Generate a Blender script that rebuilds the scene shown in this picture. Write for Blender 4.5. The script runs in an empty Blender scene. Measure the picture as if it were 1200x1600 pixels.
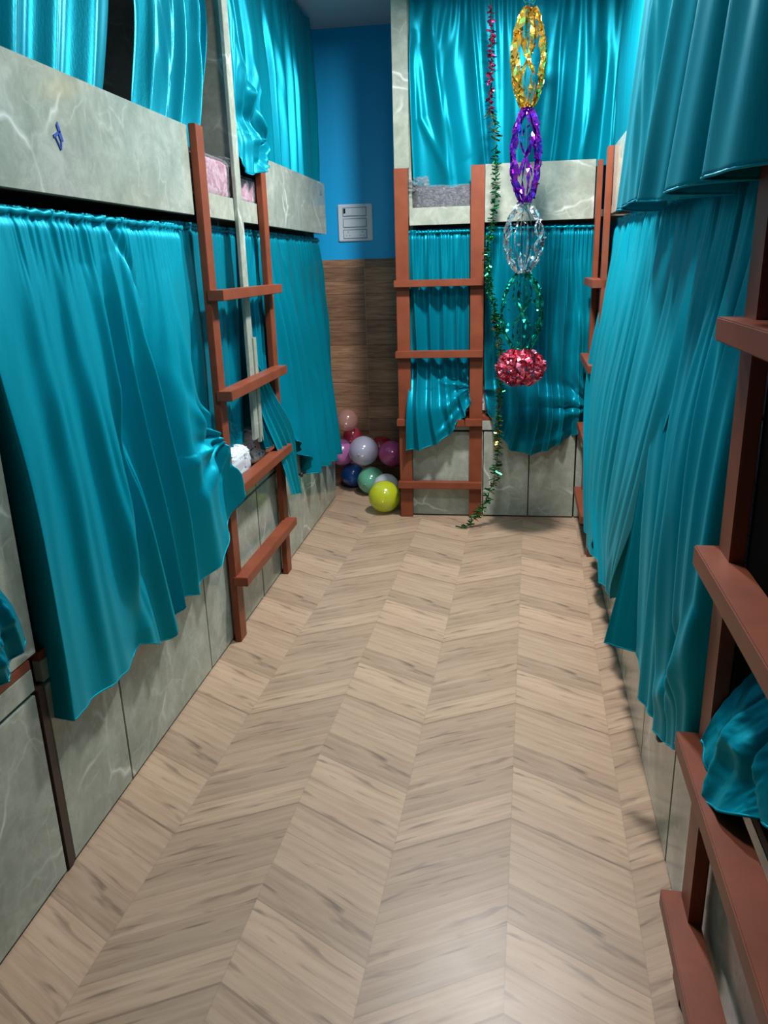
import bpy, bmesh, math, random
import numpy as np
from mathutils import Vector, Matrix

# ------------------------------------------------------------------ camera
F_PX, PITCH, YAW, ROLL, CAM_H = 1224.6, .306265, -.1537, .028288, 1.4
cy, sy, cp, sp = math.cos(YAW), math.sin(YAW), math.cos(PITCH), math.sin(PITCH)
fwd = Vector((sy*cp, cy*cp, -sp)); rgt = Vector((cy, -sy, 0)); dwn = fwd.cross(rgt)
cr, sr = math.cos(ROLL), math.sin(ROLL)
rgt2 = cr*rgt + sr*dwn; dwn2 = -sr*rgt + cr*dwn
cam_data = bpy.data.cameras.new('camera'); cam = bpy.data.objects.new('camera', cam_data)
bpy.context.scene.collection.objects.link(cam)
cam_data.sensor_fit = 'VERTICAL'; cam_data.sensor_height = 36; cam_data.lens = F_PX/1600*36
cam_data.clip_start = .02
m = Matrix((rgt2, -dwn2, -fwd)).transposed().to_4x4(); m.translation = (0, 0, CAM_H)
cam.matrix_world = m
scn = bpy.context.scene; scn.camera = cam
scn.view_settings.view_transform = 'Standard'; scn.view_settings.look = 'None'
scn.view_settings.gamma = 1; scn.view_settings.use_curve_mapping = False
scn.view_settings.exposure = 0.16
# ------------------------------------------------------------------ world and lamps
world = bpy.data.worlds.new('world'); scn.world = world; world.use_nodes = True
world.node_tree.nodes['Background'].inputs[0].default_value = (.62, .82, 1, 1)
world.node_tree.nodes['Background'].inputs[1].default_value = .40
LAMPS = [((-.03, 3.28, 2.63), 62, .10), ((-.10, 1.95, 2.63), 18, .16)]
for i, (p, w, r) in enumerate(LAMPS):
    ld = bpy.data.lights.new('ceiling_light', 'AREA'); ld.shape = 'DISK'; ld.size = 2*r; ld.energy = w
    ld.color = (1, .985, .975)
    lo = bpy.data.objects.new('ceiling_light', ld); lo.location = p; scn.collection.objects.link(lo)

# ------------------------------------------------------------------ helpers
C = scn.collection
AR = .025
FR = {'L': (Vector((-1.03, 0, 0)), Vector((0, 1, 0)), Vector((1, 0, 0))),
      'B': (Vector((0, 4.33, 0)), Vector((1, 0, 0)), Vector((0, -1, 0))),
      'R': (Vector((.370, 0, 0)), Vector((math.sin(AR), math.cos(AR), 0)), Vector((-math.cos(AR), math.sin(AR), 0)))}
CEIL = 2.69; YB = 5.0

def fp(f, u, z, n=0):
    O, U, N = FR[f]; p = O + U*u + N*n; return Vector((p.x, p.y, z))

def thing(name, label, cat, loc, group=None):
    o = bpy.data.objects.new(name, None); C.objects.link(o); o.location = loc
    o.empty_display_size = .1
    o['label'] = label; o['category'] = cat
    if group: o['group'] = group
    return o

def tag(o, label, cat, group=None):
    o['label'] = label; o['category'] = cat
    if group: o['group'] = group
    return o

def origin(o):
    p = Vector((0, 0, 0)); q = o
    while q is not None: p += q.location; q = q.parent
    return p

def obj(name, bm, mat, parent=None, smooth=False, label=None, loc=None):
    me = bpy.data.meshes.new(name)
    base = origin(parent) if parent else Vector((0, 0, 0))
    if loc is not None: base = Vector(loc)
    bmesh.ops.recalc_face_normals(bm, faces=bm.faces)
    if base.length: bmesh.ops.translate(bm, verts=bm.verts, vec=-base)
    bm.to_mesh(me); bm.free()
    me.materials.append(mat)
    if smooth:
        for p in me.polygons: p.use_smooth = True
    o = bpy.data.objects.new(name, me); C.objects.link(o)
    if parent:
        o.parent = parent
        o.location = base - origin(parent) if loc is not None else (0, 0, 0)
    elif loc is not None: o.location = loc
    if label: o['label'] = label
    return o

def struct(name, bm, mat, parent=None):
    o = obj(name, bm, mat, parent)
    if parent is None: o['kind'] = 'structure'
    return o

def box8(bm, corners, bev=0):
    vs = [bm.verts.new(c) for c in corners]
    fs = [(0, 1, 2, 3), (7, 6, 5, 4), (0, 4, 5, 1), (1, 5, 6, 2), (2, 6, 7, 3), (3, 7, 4, 0)]
    faces = [bm.faces.new([vs[i] for i in f]) for f in fs]
    if bev:
        es = list({e for f in faces for e in f.edges})
        bmesh.ops.bevel(bm, geom=es, offset=bev, segments=2, affect='EDGES', clamp_overlap=True)

def fbox(bm, f, u0, u1, z0, z1, n0, n1, bev=.0015):
    c = [fp(f, u0, z0, n0), fp(f, u1, z0, n0), fp(f, u1, z0, n1), fp(f, u0, z0, n1),
         fp(f, u0, z1, n0), fp(f, u1, z1, n0), fp(f, u1, z1, n1), fp(f, u0, z1, n1)]
    box8(bm, c, bev)

def FB(f, *a, **k):
    bm = bmesh.new(); fbox(bm, f, *a, **k); return bm

def wbox(bm, x0, x1, y0, y1, z0, z1, bev=0):
    box8(bm, [(x0, y0, z0), (x1, y0, z0), (x1, y1, z0), (x0, y1, z0), (x0, y0, z1), (x1, y0, z1), (x1, y1, z1), (x0, y1, z1)], bev)

def WB(*a, **k):
    bm = bmesh.new(); wbox(bm, *a, **k); return bm

def tube(bm, pts, rad, seg=6, cap=True):
    rings = []
    for i, p in enumerate(pts):
        a = Vector(pts[max(i-1, 0)]); b = Vector(pts[min(i+1, len(pts)-1)])
        d = (b-a).normalized(); s = d.cross(Vector((.13, .31, .9))).normalized(); t = d.cross(s)
        r = rad[i] if isinstance(rad, (list, tuple)) else rad
        rings.append([bm.verts.new(Vector(p)+(s*math.cos(k*2*math.pi/seg)+t*math.sin(k*2*math.pi/seg))*r) for k in range(seg)])
    for a, b in zip(rings, rings[1:]):
        for k in range(seg): bm.faces.new((a[k], a[(k+1) % seg], b[(k+1) % seg], b[k]))
    if cap: bm.faces.new(rings[0]); bm.faces.new(rings[-1][::-1])

# ------------------------------------------------------------------ materials
def new_mat(name):
    m = bpy.data.materials.new(name); m.use_nodes = True
    nt = m.node_tree; b = nt.nodes['Principled BSDF']
    return m, nt, b

class NB:
    def __init__(s, nt): s.nt = nt
    def n(s, t, **k):
        x = s.nt.nodes.new(t)
        for a, b in k.items(): setattr(x, a, b)
        return x
    def link(s, a, b): s.nt.links.new(a, b)
    def put(s, sock, v):
        if isinstance(v, (int, float)): sock.default_value = v
        elif isinstance(v, (tuple, list)): sock.default_value = v
        else: s.link(v, sock)
    def math(s, op, a, b=0, c=None):
        x = s.n('ShaderNodeMath', operation=op); s.put(x.inputs[0], a); s.put(x.inputs[1], b)
        if c is not None: s.put(x.inputs[2], c)
        return x.outputs[0]
    def noise(s, vec, scale, detail=2, rough=.5, dist=0):
        x = s.n('ShaderNodeTexNoise'); s.put(x.inputs['Vector'], vec); x.inputs['Scale'].default_value = scale
        x.inputs['Detail'].default_value = detail; x.inputs['Roughness'].default_value = rough
        x.inputs['Distortion'].default_value = dist
        return x.outputs['Fac']
    def ramp(s, fac, stops, interp='LINEAR'):
        x = s.n('ShaderNodeValToRGB'); s.put(x.inputs[0], fac); cr = x.color_ramp; cr.interpolation = interp
        while len(cr.elements) < len(stops): cr.elements.new(.5)
        for e, (p, c) in zip(cr.elements, stops): e.position = p; e.color = (*c, 1) if len(c) == 3 else c
        return x.outputs['Color']
    def mix(s, fac, a, b, bt='MIX'):
        x = s.n('ShaderNodeMix', data_type='RGBA', blend_type=bt); s.put(x.inputs[0], fac)
        for sock, v in ((x.inputs[6], a), (x.inputs[7], b)):
            if isinstance(v, tuple): sock.default_value = (*v, 1) if len(v) == 3 else v
            else: s.link(v, sock)
        return x.outputs[2]
    def mapv(s, vec, scale=(1, 1, 1), rot=(0, 0, 0), loc=(0, 0, 0)):
        x = s.n('ShaderNodeMapping'); s.link(vec, x.inputs[0])
        x.inputs['Scale'].default_value = scale; x.inputs['Rotation'].default_value = rot; x.inputs['Location'].default_value = loc
        return x.outputs[0]
    def bump(s, h, strength, dist, b):
        x = s.n('ShaderNodeBump'); x.inputs['Strength'].default_value = strength; x.inputs['Distance'].default_value = dist
        s.link(h, x.inputs['Height']); s.link(x.outputs[0], b.inputs['Normal'])
    def pos(s): return s.n('ShaderNodeNewGeometry').outputs['Position']
    def comb(s, x, y, z):
        c = s.n('ShaderNodeCombineXYZ')
        for i, v in enumerate((x, y, z)): s.put(c.inputs[i], v)
        return c.outputs[0]

def plain(name, col, rough=.5, metal=0, spec=.5, **k):
    m, nt, b = new_mat(name)
    b.inputs['Base Color'].default_value = (*col, 1); b.inputs['Roughness'].default_value = rough
    b.inputs['Metallic'].default_value = metal; b.inputs['Specular IOR Level'].default_value = spec
    for a, v in k.items(): b.inputs[a].default_value = v
    return m

def marble_mat():
    m, nt, b = new_mat('marble_laminate'); N = NB(nt); P = N.pos()
    w = N.noise(P, 2.2, 3, .6)
    cl = N.noise(P, 7, 6, .65, .6)
    fine = N.noise(N.mapv(P, (1, 1, .35)), 40, 4, .7)
    base = N.ramp(cl, [(.3, (.225, .255, .205)), (.5, (.335, .365, .30)), (.72, (.47, .495, .425))])
    base = N.mix(N.math('MULTIPLY', fine, .35), base, (.50, .525, .46))
    wv = N.n('ShaderNodeVectorMath', operation='ADD'); N.link(P, wv.inputs[0])
    nn = N.n('ShaderNodeTexNoise'); N.link(P, nn.inputs['Vector']); nn.inputs['Scale'].default_value = 5; nn.inputs['Detail'].default_value = 3
    sc = N.n('ShaderNodeVectorMath', operation='SCALE'); N.link(nn.outputs['Color'], sc.inputs[0]); sc.inputs['Scale'].default_value = .16
    N.link(sc.outputs[0], wv.inputs[1])
    vo = N.n('ShaderNodeTexVoronoi', feature='DISTANCE_TO_EDGE'); N.link(N.mapv(wv.outputs[0], (1, 1, 1), (.3, .5, .2)), vo.inputs['Vector']); vo.inputs['Scale'].default_value = 3.1
    vein = N.ramp(vo.outputs['Distance'], [(0, (1, 1, 1)), (.012, (.5, .5, .5)), (.03, (0, 0, 0))])
    gate = N.ramp(N.noise(P, 4.5, 1), [(.50, (0, 0, 0)), (.62, (1, 1, 1))])
    v = N.mix(1, vein, gate, 'MULTIPLY')
    vo2 = N.n('ShaderNodeTexVoronoi', feature='DISTANCE_TO_EDGE'); N.link(N.mapv(wv.outputs[0], (1, 1, .8), (.9, .2, .7)), vo2.inputs['Vector']); vo2.inputs['Scale'].default_value = 8.5
    fv = N.ramp(vo2.outputs['Distance'], [(0, (1, 1, 1)), (.02, (.35, .35, .35)), (.05, (0, 0, 0))])
    g2 = N.ramp(N.noise(P, 6.5, 2), [(.48, (0, 0, 0)), (.60, (1, 1, 1))])
    base = N.mix(N.math('MULTIPLY', N.mix(1, fv, g2, 'MULTIPLY'), .35), base, (.66, .68, .60))
    base = N.mix(N.math('MULTIPLY', N.ramp(N.noise(P, 16, 5, .75, .8), [(.42, (1, 1, 1)), (.58, (0, 0, 0))]), .30), base, (.21, .235, .18))
    col = N.mix(N.math('MULTIPLY', v, .75), base, (.78, .79, .74))
    N.link(col, b.inputs['Base Color'])
    b.inputs['Roughness'].default_value = .14; b.inputs['Specular IOR Level'].default_value = .5
    return m

def floor_mat():
    m, nt, b = new_mat('chevron_laminate'); N = NB(nt)
    sx = N.n('ShaderNodeSeparateXYZ'); N.link(N.pos(), sx.inputs[0])
    x, y = sx.outputs[0], sx.outputs[1]
    # ridge lines run along the room, turned 2 degrees
    W = .2875
    xx = N.math('ADD', N.math('SUBTRACT', x, N.math('MULTIPLY', N.math('SUBTRACT', y, 2.5), .034)), .505+W*8)
    q = N.math('DIVIDE', xx, W)
    col_i = N.math('FLOOR', q); fr = N.math('FRACT', q)
    par = N.math('MODULO', col_i, 2)                     # 0: falls away from the ridge, 1: rises to the next one
    tri = N.math('ADD', N.math('MULTIPLY', par, N.math('SUBTRACT', 1, fr)), N.math('MULTIPLY', N.math('SUBTRACT', 1, par), fr))
    v = N.math('ADD', y, N.math('MULTIPLY', tri, .157))   # constant along a board
    PER = .572
    vq = N.math('DIVIDE', N.math('ADD', v, 2.86-.03), PER)
    vm = N.math('FRACT', vq)                              # 0..1 over one printed tile
    seed = N.math('MULTIPLY', par, 7.3)
    nb = 5.0
    bi = N.math('FLOOR', N.math('MULTIPLY', vm, nb))
    wn = N.n('ShaderNodeTexWhiteNoise', noise_dimensions='2D'); N.link(N.comb(bi, seed, 0), wn.inputs['Vector'])
    wn2 = N.n('ShaderNodeTexWhiteNoise', noise_dimensions='2D'); N.link(N.comb(col_i, N.math('FLOOR', vq), 0), wn2.inputs['Vector'])
    vec = N.comb(N.math('MULTIPLY', fr, W), N.math('MULTIPLY', vm, PER), seed)
    g1 = N.noise(N.mapv(vec, (1.5, 22, 1)), 2.2, 4, .6, .5)
    g2 = N.noise(N.mapv(vec, (2.5, 60, 1)), 3.5, 3, .7, .3)
    base = N.ramp(g1, [(.25, (.20, .122, .077)), (.38, (.33, .215, .140)), (.55, (.405, .276, .186)), (.80, (.48, .343, .240))])
    base = N.mix(N.math('MULTIPLY', g2, .45), base, (.48, .343, .24))
    dark = N.ramp(N.noise(N.mapv(vec, (3.2, 16, 1), loc=(3, 1, 4)), 2.3, 2, .5, .4), [(.58, (0, 0, 0)), (.70, (1, 1, 1))])
    base = N.mix(N.math('MULTIPLY', dark, .8), base, (.16, .105, .075))
    tone = N.math('ADD', .86, N.math('MULTIPLY', wn.outputs['Value'], .30))
    tone = N.math('ADD', tone, N.math('MULTIPLY', wn2.outputs['Value'], .04))
    base = N.mix(1, base, N.comb(tone, tone, tone), 'MULTIPLY')
    # board joints and the ridge lines
    bf = N.math('FRACT', N.math('MULTIPLY', vm, nb))
    j = N.math('LESS_THAN', bf, .03)
    j1 = N.math('LESS_THAN', vm, .012)
    e = N.math('LESS_THAN', N.math('MINIMUM', fr, N.math('SUBTRACT', 1, fr)), .006)
    jj = N.math('MAXIMUM', N.math('MAXIMUM', N.math('MULTIPLY', j, .28), N.math('MULTIPLY', j1, .5)), N.math('MULTIPLY', e, .13))
    base = N.mix(jj, base, (.13, .085, .06))
    # faint worn scuffs
    N.link(base, b.inputs['Base Color'])
    rg = N.noise(N.pos(), 6, 3)
    N.link(N.math('ADD', .31, N.math('MULTIPLY', rg, .12)), b.inputs['Roughness'])
    b.inputs['Specular IOR Level'].default_value = .45
    return m

def curtain_mat(name, rough=.36, streak=0.25, tint=1.0, spec=.4):
    m, nt, b = new_mat(name); N = NB(nt); P = N.pos()
    s = N.noise(N.mapv(P, (1, 1, .06)), 260, 3, .6)
    lo = N.noise(P, 3, 2)
    c = N.mix(N.math('MULTIPLY', s, streak), (.0005*tint, .215*tint, .292*tint), (.002, .325*tint, .405*tint))
    c = N.mix(N.math('MULTIPLY', lo, .25), c, (.0005, .155, .25))
    N.link(c, b.inputs['Base Color'])
    b.inputs['Metallic'].default_value = .38
    b.inputs['Roughness'].default_value = rough
    b.inputs['Specular IOR Level'].default_value = spec
    b.inputs['Specular Tint'].default_value = (.2, .85, 1, 1)
    b.inputs['Sheen Weight'].default_value = .06; b.inputs['Sheen Roughness'].default_value = .4
    b.inputs['Sheen Tint'].default_value = (.25, .9, 1, 1)
    N.bump(s, .25, .0015, b)
    return m

def wood_paint():
    m, nt, b = new_mat('red_brown_paint'); N = NB(nt); P = N.pos()
    g = N.noise(P, 9, 4, .6)
    N.link(N.ramp(g, [(.3, (.185, .044, .019)), (.7, (.255, .064, .029))]), b.inputs['Base Color'])
    b.inputs['Roughness'].default_value = .45; b.inputs['Specular IOR Level'].default_value = .3
    N.bump(N.noise(P, 160, 2), .12, .001, b)
    return m

def tile_wood():
    m, nt, b = new_mat('wood_look_wall_tile'); N = NB(nt)
    sx = N.n('ShaderNodeSeparateXYZ'); N.link(N.pos(), sx.inputs[0]); x, z = sx.outputs[0], sx.outputs[2]
    q = N.math('DIVIDE', N.math('ADD', z, .03), .0785); row = N.math('FLOOR', q); rf = N.math('FRACT', q)
    c = N.math('DIVIDE', N.math('ADD', x, .855+.6*5), .6); ci = N.math('FLOOR', c); cf = N.math('FRACT', c)
    wn = N.n('ShaderNodeTexWhiteNoise', noise_dimensions='2D'); N.link(N.comb(row, ci, 0), wn.inputs['Vector'])
    vec = N.comb(N.math('ADD', x, N.math('MULTIPLY', wn.outputs['Value'], 9)), 0, z)
    g = N.noise(N.mapv(vec, (2, 1, 24)), 3.2, 5, .65, .4)
    base = N.ramp(g, [(.28, (.15, .075, .042)), (.5, (.30, .165, .098)), (.75, (.46, .28, .18))])
    t = N.math('ADD', .75, N.math('MULTIPLY', wn.outputs['Value'], .45))
    base = N.mix(1, base, N.comb(t, t, t), 'MULTIPLY')
    j = N.math('MAXIMUM', N.math('LESS_THAN', rf, .035), N.math('MULTIPLY', N.math('LESS_THAN', cf, .006), 1.0))
    base = N.mix(N.math('MULTIPLY', N.math('LESS_THAN', rf, .04), .75), base, (.05, .03, .02))
    base = N.mix(N.math('MULTIPLY', N.math('LESS_THAN', cf, .007), .6), base, (.38, .28, .2))
    N.link(base, b.inputs['Base Color']); b.inputs['Roughness'].default_value = .3
    return m

def balloon_mat(name, col, alpha=.85):
    m, nt, b = new_mat(name)
    b.inputs['Base Color'].default_value = (*col, 1); b.inputs['Roughness'].default_value = .12
    b.inputs['Coat Weight'].default_value = 1; b.inputs['Coat Roughness'].default_value = .16; b.inputs['Coat IOR'].default_value = 1.8
    b.inputs['Subsurface Weight'].default_value = .0
    b.inputs['Transmission Weight'].default_value = .25; b.inputs['IOR'].default_value = 1.05
    b.inputs['Alpha'].default_value = alpha
    return m

def foil_mat(name, col, rough=.14):
    m, nt, b = new_mat(name); N = NB(nt)
    g = N.noise(N.pos(), 90, 2)
    N.link(N.mix(g, tuple(c*.6 for c in col), col), b.inputs['Base Color'])
    b.inputs['Metallic'].default_value = .92; b.inputs['Roughness'].default_value = rough
    return m

def plastic_mat():
    m, nt, b = new_mat('clear_plastic_film'); N = NB(nt)
    b.inputs['Base Color'].default_value = (.85, .88, .92, 1)
    b.inputs['Roughness'].default_value = .12; b.inputs['Specular IOR Level'].default_value = 1
    b.inputs['Alpha'].default_value = .30
    N.bump(N.noise(N.mapv(N.pos(), (1, .6, 1.3)), 34, 4, .7, 2.2), 1.0, .05, b)
    return m

def print_cloth(name, a, c, scale=26, thr=.56):
    m, nt, b = new_mat(name); N = NB(nt)
    g = N.noise(N.pos(), scale, 3, .6, 1.2)
    N.link(N.ramp(g, [(thr-.02, a), (thr+.02, c)]), b.inputs['Base Color'])
    b.inputs['Roughness'].default_value = .85
    return m

M_MARB = marble_mat(); M_FLOOR = floor_mat(); M_WOOD = wood_paint(); M_TILE = tile_wood()
M_CUR = curtain_mat('teal_satin', .37, .12, 1.05); M_CURM = curtain_mat('teal_crinkled_satin', .46, .5, 1.38, .18)
M_EDGE = plain('dark_brown_edge', (.045, .022, .016), .5)
M_INT = plain('plywood_inner', (.16, .13, .10), .6)
M_BLUE = plain('blue_wall_paint', (.0, .42, .86), .5)
M_CEIL = plain('white_ceiling_paint', (.46, .62, .72), .8)
M_WALL = plain('cream_wall_paint', (.35, .42, .45), .8)
M_WHITE = plain('white_switch_plastic', (.62, .72, .80), .35)
M_BLACK = plain('black_plastic', (.012, .012, .014), .4)
M_GREYL = plain('grey_joint_line', (.20, .25, .3), .6)
M_METAL = plain('screw_steel', (.7, .7, .7), .3, 1)

# ------------------------------------------------------------------ room shell
struct('floor', WB(-2.0, 1.4, -1.6, YB, -.06, 0), M_FLOOR)
struct('ceiling', WB(-2.0, 1.4, -1.6, YB, CEIL, CEIL+.06), M_CEIL)
struct('wall_left', WB(-2.06, -2.0, -1.6, YB, 0, CEIL), M_WALL)
struct('wall_right', WB(1.4, 1.46, -1.6, YB, 0, CEIL), M_WALL)
struct('wall_back', WB(-2.06, 1.46, YB, YB+.08, 0, CEIL), M_BLUE)
struct('trim_1', WB(-2.0, 1.4, YB-.010, YB, 0, 1.433, bev=.001), M_TILE)
struct('wall_front', WB(-2.06, 1.46, -1.68, -1.6, 0, CEIL), M_WALL)

# ceiling lamps (the light sources of the room)
for i, (p, w, r) in enumerate(LAMPS):
    t = thing('ceiling_lamp', ['round white ceiling lamp over the middle of the aisle', 'round white ceiling lamp over the near part of the aisle'][i], 'lamp', (p[0], p[1], CEIL))
    bm = bmesh.new()
    bmesh.ops.create_cone(bm, cap_ends=True, segments=32, radius1=r+.02, radius2=r+.02, depth=.03, matrix=Matrix.Translation((p[0], p[1], CEIL-.016)))
    obj('lamp_housing', bm, M_WHITE, t)
    bm = bmesh.new()
    bmesh.ops.create_cone(bm, cap_ends=True, segments=32, radius1=r, radius2=r, depth=.008, matrix=Matrix.Translation((p[0], p[1], CEIL-.036)))
    e = plain('lamp_diffuser_glow', (1, 1, 1), .5); e.node_tree.nodes['Principled BSDF'].inputs['Emission Color'].default_value = (.95, .98, 1, 1)
    e.node_tree.nodes['Principled BSDF'].inputs['Emission Strength'].default_value = 6
    obj('diffuser', bm, e, t)

# ------------------------------------------------------------------ bunk beds
def bay(f, u0, u1, depth, doors, label, name='bunk_bed', end_lo=True, end_hi=True, brown=None, top_strip=.58, up=True):
    """one bay: storage cabinet below, lower bed board, upper bed board, end panels"""
    t = thing(name, label, 'bunk bed', fp(f, (u0+u1)/2, 0, -depth/2), 'built in bunk beds around the aisle')
    obj('cabinet_body', FB(f, u0+.002, u1-.002, 0.0, .555, -depth, -.024), M_EDGE, t)
    xs = doors
    for a, b in zip(xs, xs[1:]):
        obj('cabinet_door', FB(f, a+.003, b-.003, .008, .494, -.022, 0), M_MARB, t)
    obj('bed_front_board', FB(f, u0+.002, u1-.002, .504, top_strip-.022, -.022, 0), M_MARB, t)
    obj('lower_bed_board', FB(f, u0+.002, u1-.002, top_strip-.022, top_strip, -depth, -.001), M_WOOD, t)
    obj('upper_bed_board', FB(f, u0+.002, u1-.002, 1.60, 1.635, -depth, -.022), M_INT, t)
    if end_lo: obj('end_panel', FB(f, u0, u0+.018, .002, CEIL-.002, -depth, -.024 if f != 'B' else -.060), M_MARB, t)
    if end_hi: obj('end_panel', FB(f, u1-.018, u1, .002, CEIL-.002, -depth, -.060), M_MARB, t)
    return t

D = .94
near = bay('L', -.6, 1.434, D, [-.6, .15, .8, 1.432], 'marble laminate bunk bed nearest on the left, teal cloth bunched on its board', end_hi=False)
obj('end_panel', FB('L', 1.365, 1.464, .582, 1.568, -.03, -.004), M_MARB, near)
obj('edge_strip', FB('L', 1.436, 1.464, .004, .50, -.03, .002), M_EDGE, near)
obj('end_panel', FB('L', 1.436, 1.464, .58, 1.568, -.5, -.031), M_EDGE, near)
mid = bay('L', 1.466, 3.10, D, [1.466, 1.79, 2.44, 2.735, 3.098], 'marble laminate bunk bed behind the large near left curtain', end_lo=False, end_hi=False)
far = bay('L', 3.104, 4.70, D, [3.104, 3.40, 3.83, 4.15, 4.45, 4.69], 'marble laminate bunk bed at the far end of the left row', end_lo=False)
# partition between the two bays with its pale edge strip standing in front of the boards
obj('partition', FB('L', 3.113, 3.130, 1.64, CEIL-.004, -D+.02, .0115), M_MARB, mid)
obj('partition', FB('L', 3.085, 3.103, .60, 1.60, -D+.02, -.065), M_MARB, mid)
obj('edge_strip', FB('L', 3.066, 3.132, .72, CEIL-.004, .0125, .026), M_MARB, mid)
obj('edge_strip', FB('L', 3.120, 3.160, .70, 1.13, .018, .032), M_MARB, mid)
back = bay('B', -.50, 1.38, .65, [-.50, -.098, .157, .408], 'marble laminate bunk bed across the end wall', end_hi=False)
obj('cabinet_door', FB('B', .414, .9, .008, .494, -.022, 0), M_MARB, back)
obj('pillar', FB('B', -.566, -.488, 1.862, CEIL-.004, .0, .020), M_MARB, back)
obj('pillar', FB('B', -.560, -.502, .002, CEIL-.004, -.64, -.003), M_MARB, back)
RD = .80
rmid = bay('R', 1.63, 4.18, RD, [1.63, 2.05, 2.565, 3.1, 3.62, 4.18], 'marble laminate bunk bed along the right side behind the long curtain', end_lo=False, end_hi=False)
rnear = bay('R', -.6, 1.626, RD, [-.6, .1, .62, 1.28, 1.626], 'marble laminate bunk bed nearest on the right beside the near ladder', end_lo=False, end_hi=False)
obj('partition', FB('R', 1.36, 1.378, .60, CEIL-.004, -.79, -.03), M_INT, rnear)

def guard(f, u0, u1, z0, z1, label, group=None):
    t = thing('guard_panel', label, 'panel', fp(f, (u0+u1)/2, z0, 0))
    obj('panel_face', FB(f, u0, u1, z0, z1, -.006, .012, bev=.001), M_MARB, t)
    obj('under_edge', FB(f, u0+.002, u1-.002, z0+.001, z0+.016, -.030, -.0065), M_EDGE, t)
    return t

guard('L', -.6, 2.655, 1.572, 1.843, 'long marble laminate guard board of the left upper bunk, nearest the camera')
guard('L', 2.745, 3.365, 1.572, 1.652, 'low marble laminate board between the left ladder rails')
gl = guard('L', 3.445, 4.70, 1.572, 1.843, 'marble laminate guard board at the far end of the left row')
guard('B', -.492, -.178, 1.587, 1.673, 'low marble laminate board between the rails of the end wall ladder')
guard('B', -.102, .440, 1.590, 1.866, 'marble laminate guard board of the end wall upper bunk')
guard('R', 1.315, 3.70, 1.580, 1.850, 'marble laminate guard board of the right upper bunk, mostly behind curtain')
guard('R', .70, 1.235, 1.580, 1.660, 'low marble laminate board above the near right ladder')
# small screwed joint mark on the far left board
obj('joint_plate', FB('L', 4.575, 4.615, 1.775, 1.795, .0125, .014), M_GREYL, gl)

# ------------------------------------------------------------------ ladders
def ladder(f, u0, u1, ztop, rungs, label, r0=0, r1=0, w=.07, n0=.014, n1=.074):
    t = thing('bunk_ladder', label, 'ladder', fp(f, (u0+u1)/2, 0, .01))
    for a in (u0, u1-w):
        obj('rail', FB(f, a, a+w, .001, ztop, .0125, .037, bev=.002), M_WOOD, t)
    for z in rungs:
        rg = obj('rung', FB(f, u0+r0, u1+r1, z-.036, z, n0, n1, bev=.002), M_WOOD, t)
    return t

ladder('L', 2.665, 3.44, 1.850, [.275, .630, .985, 1.330], 'red brown wooden bunk ladder on the left row', -.006, -.03, n0=.0275, n1=.085)
lb = ladder('B', -.566, -.104, 1.862, [.216, .575, .947, 1.316], 'red brown wooden bunk ladder on the end wall bunk', -.008, .0)
ladder('R', .60, 1.305, 1.850, [.205, .565, .930, 1.308], 'red brown wooden bunk ladder close to the camera on the right', 0, .012)
ladder('R', 3.71, 4.26, 1.850, [.205, .565, .930, 1.308], 'red brown wooden bunk ladder at the far right corner behind the long curtain', 0, 0, w=.065)

# ------------------------------------------------------------------ curtains
def vnoise(x, y, seed):
    x = np.asarray(x, float); y = np.asarray(y, float)
    x, y = np.broadcast_arrays(x, y)
    xi = np.floor(x).astype(int); yi = np.floor(y).astype(int); xf = x-xi; yf = y-yi
    xf = xf*xf*(3-2*xf); yf = yf*yf*(3-2*yf)
    def h(a, b):
        v = np.sin(a*127.1+b*311.7+seed*74.7)*43758.5453
        return (v-np.floor(v))*2-1
    return (h(xi, yi)*(1-xf)+h(xi+1, yi)*xf)*(1-yf)+(h(xi, yi+1)*(1-xf)+h(xi+1, yi+1)*xf)*yf

def resample(pts, ns):
    P = np.array(pts, float)
    if P.shape[1] == 4: s = P[:, 3]; P = P[:, :3]
    else:
        d = np.hypot(*(P[1:, :2]-P[:-1, :2]).T); s = np.concatenate([[0], np.cumsum(d)]); s /= s[-1]
    g = np.linspace(0, 1, ns)
    return np.stack([np.interp(g, s, P[:, k]) for k in range(3)], 1)

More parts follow.
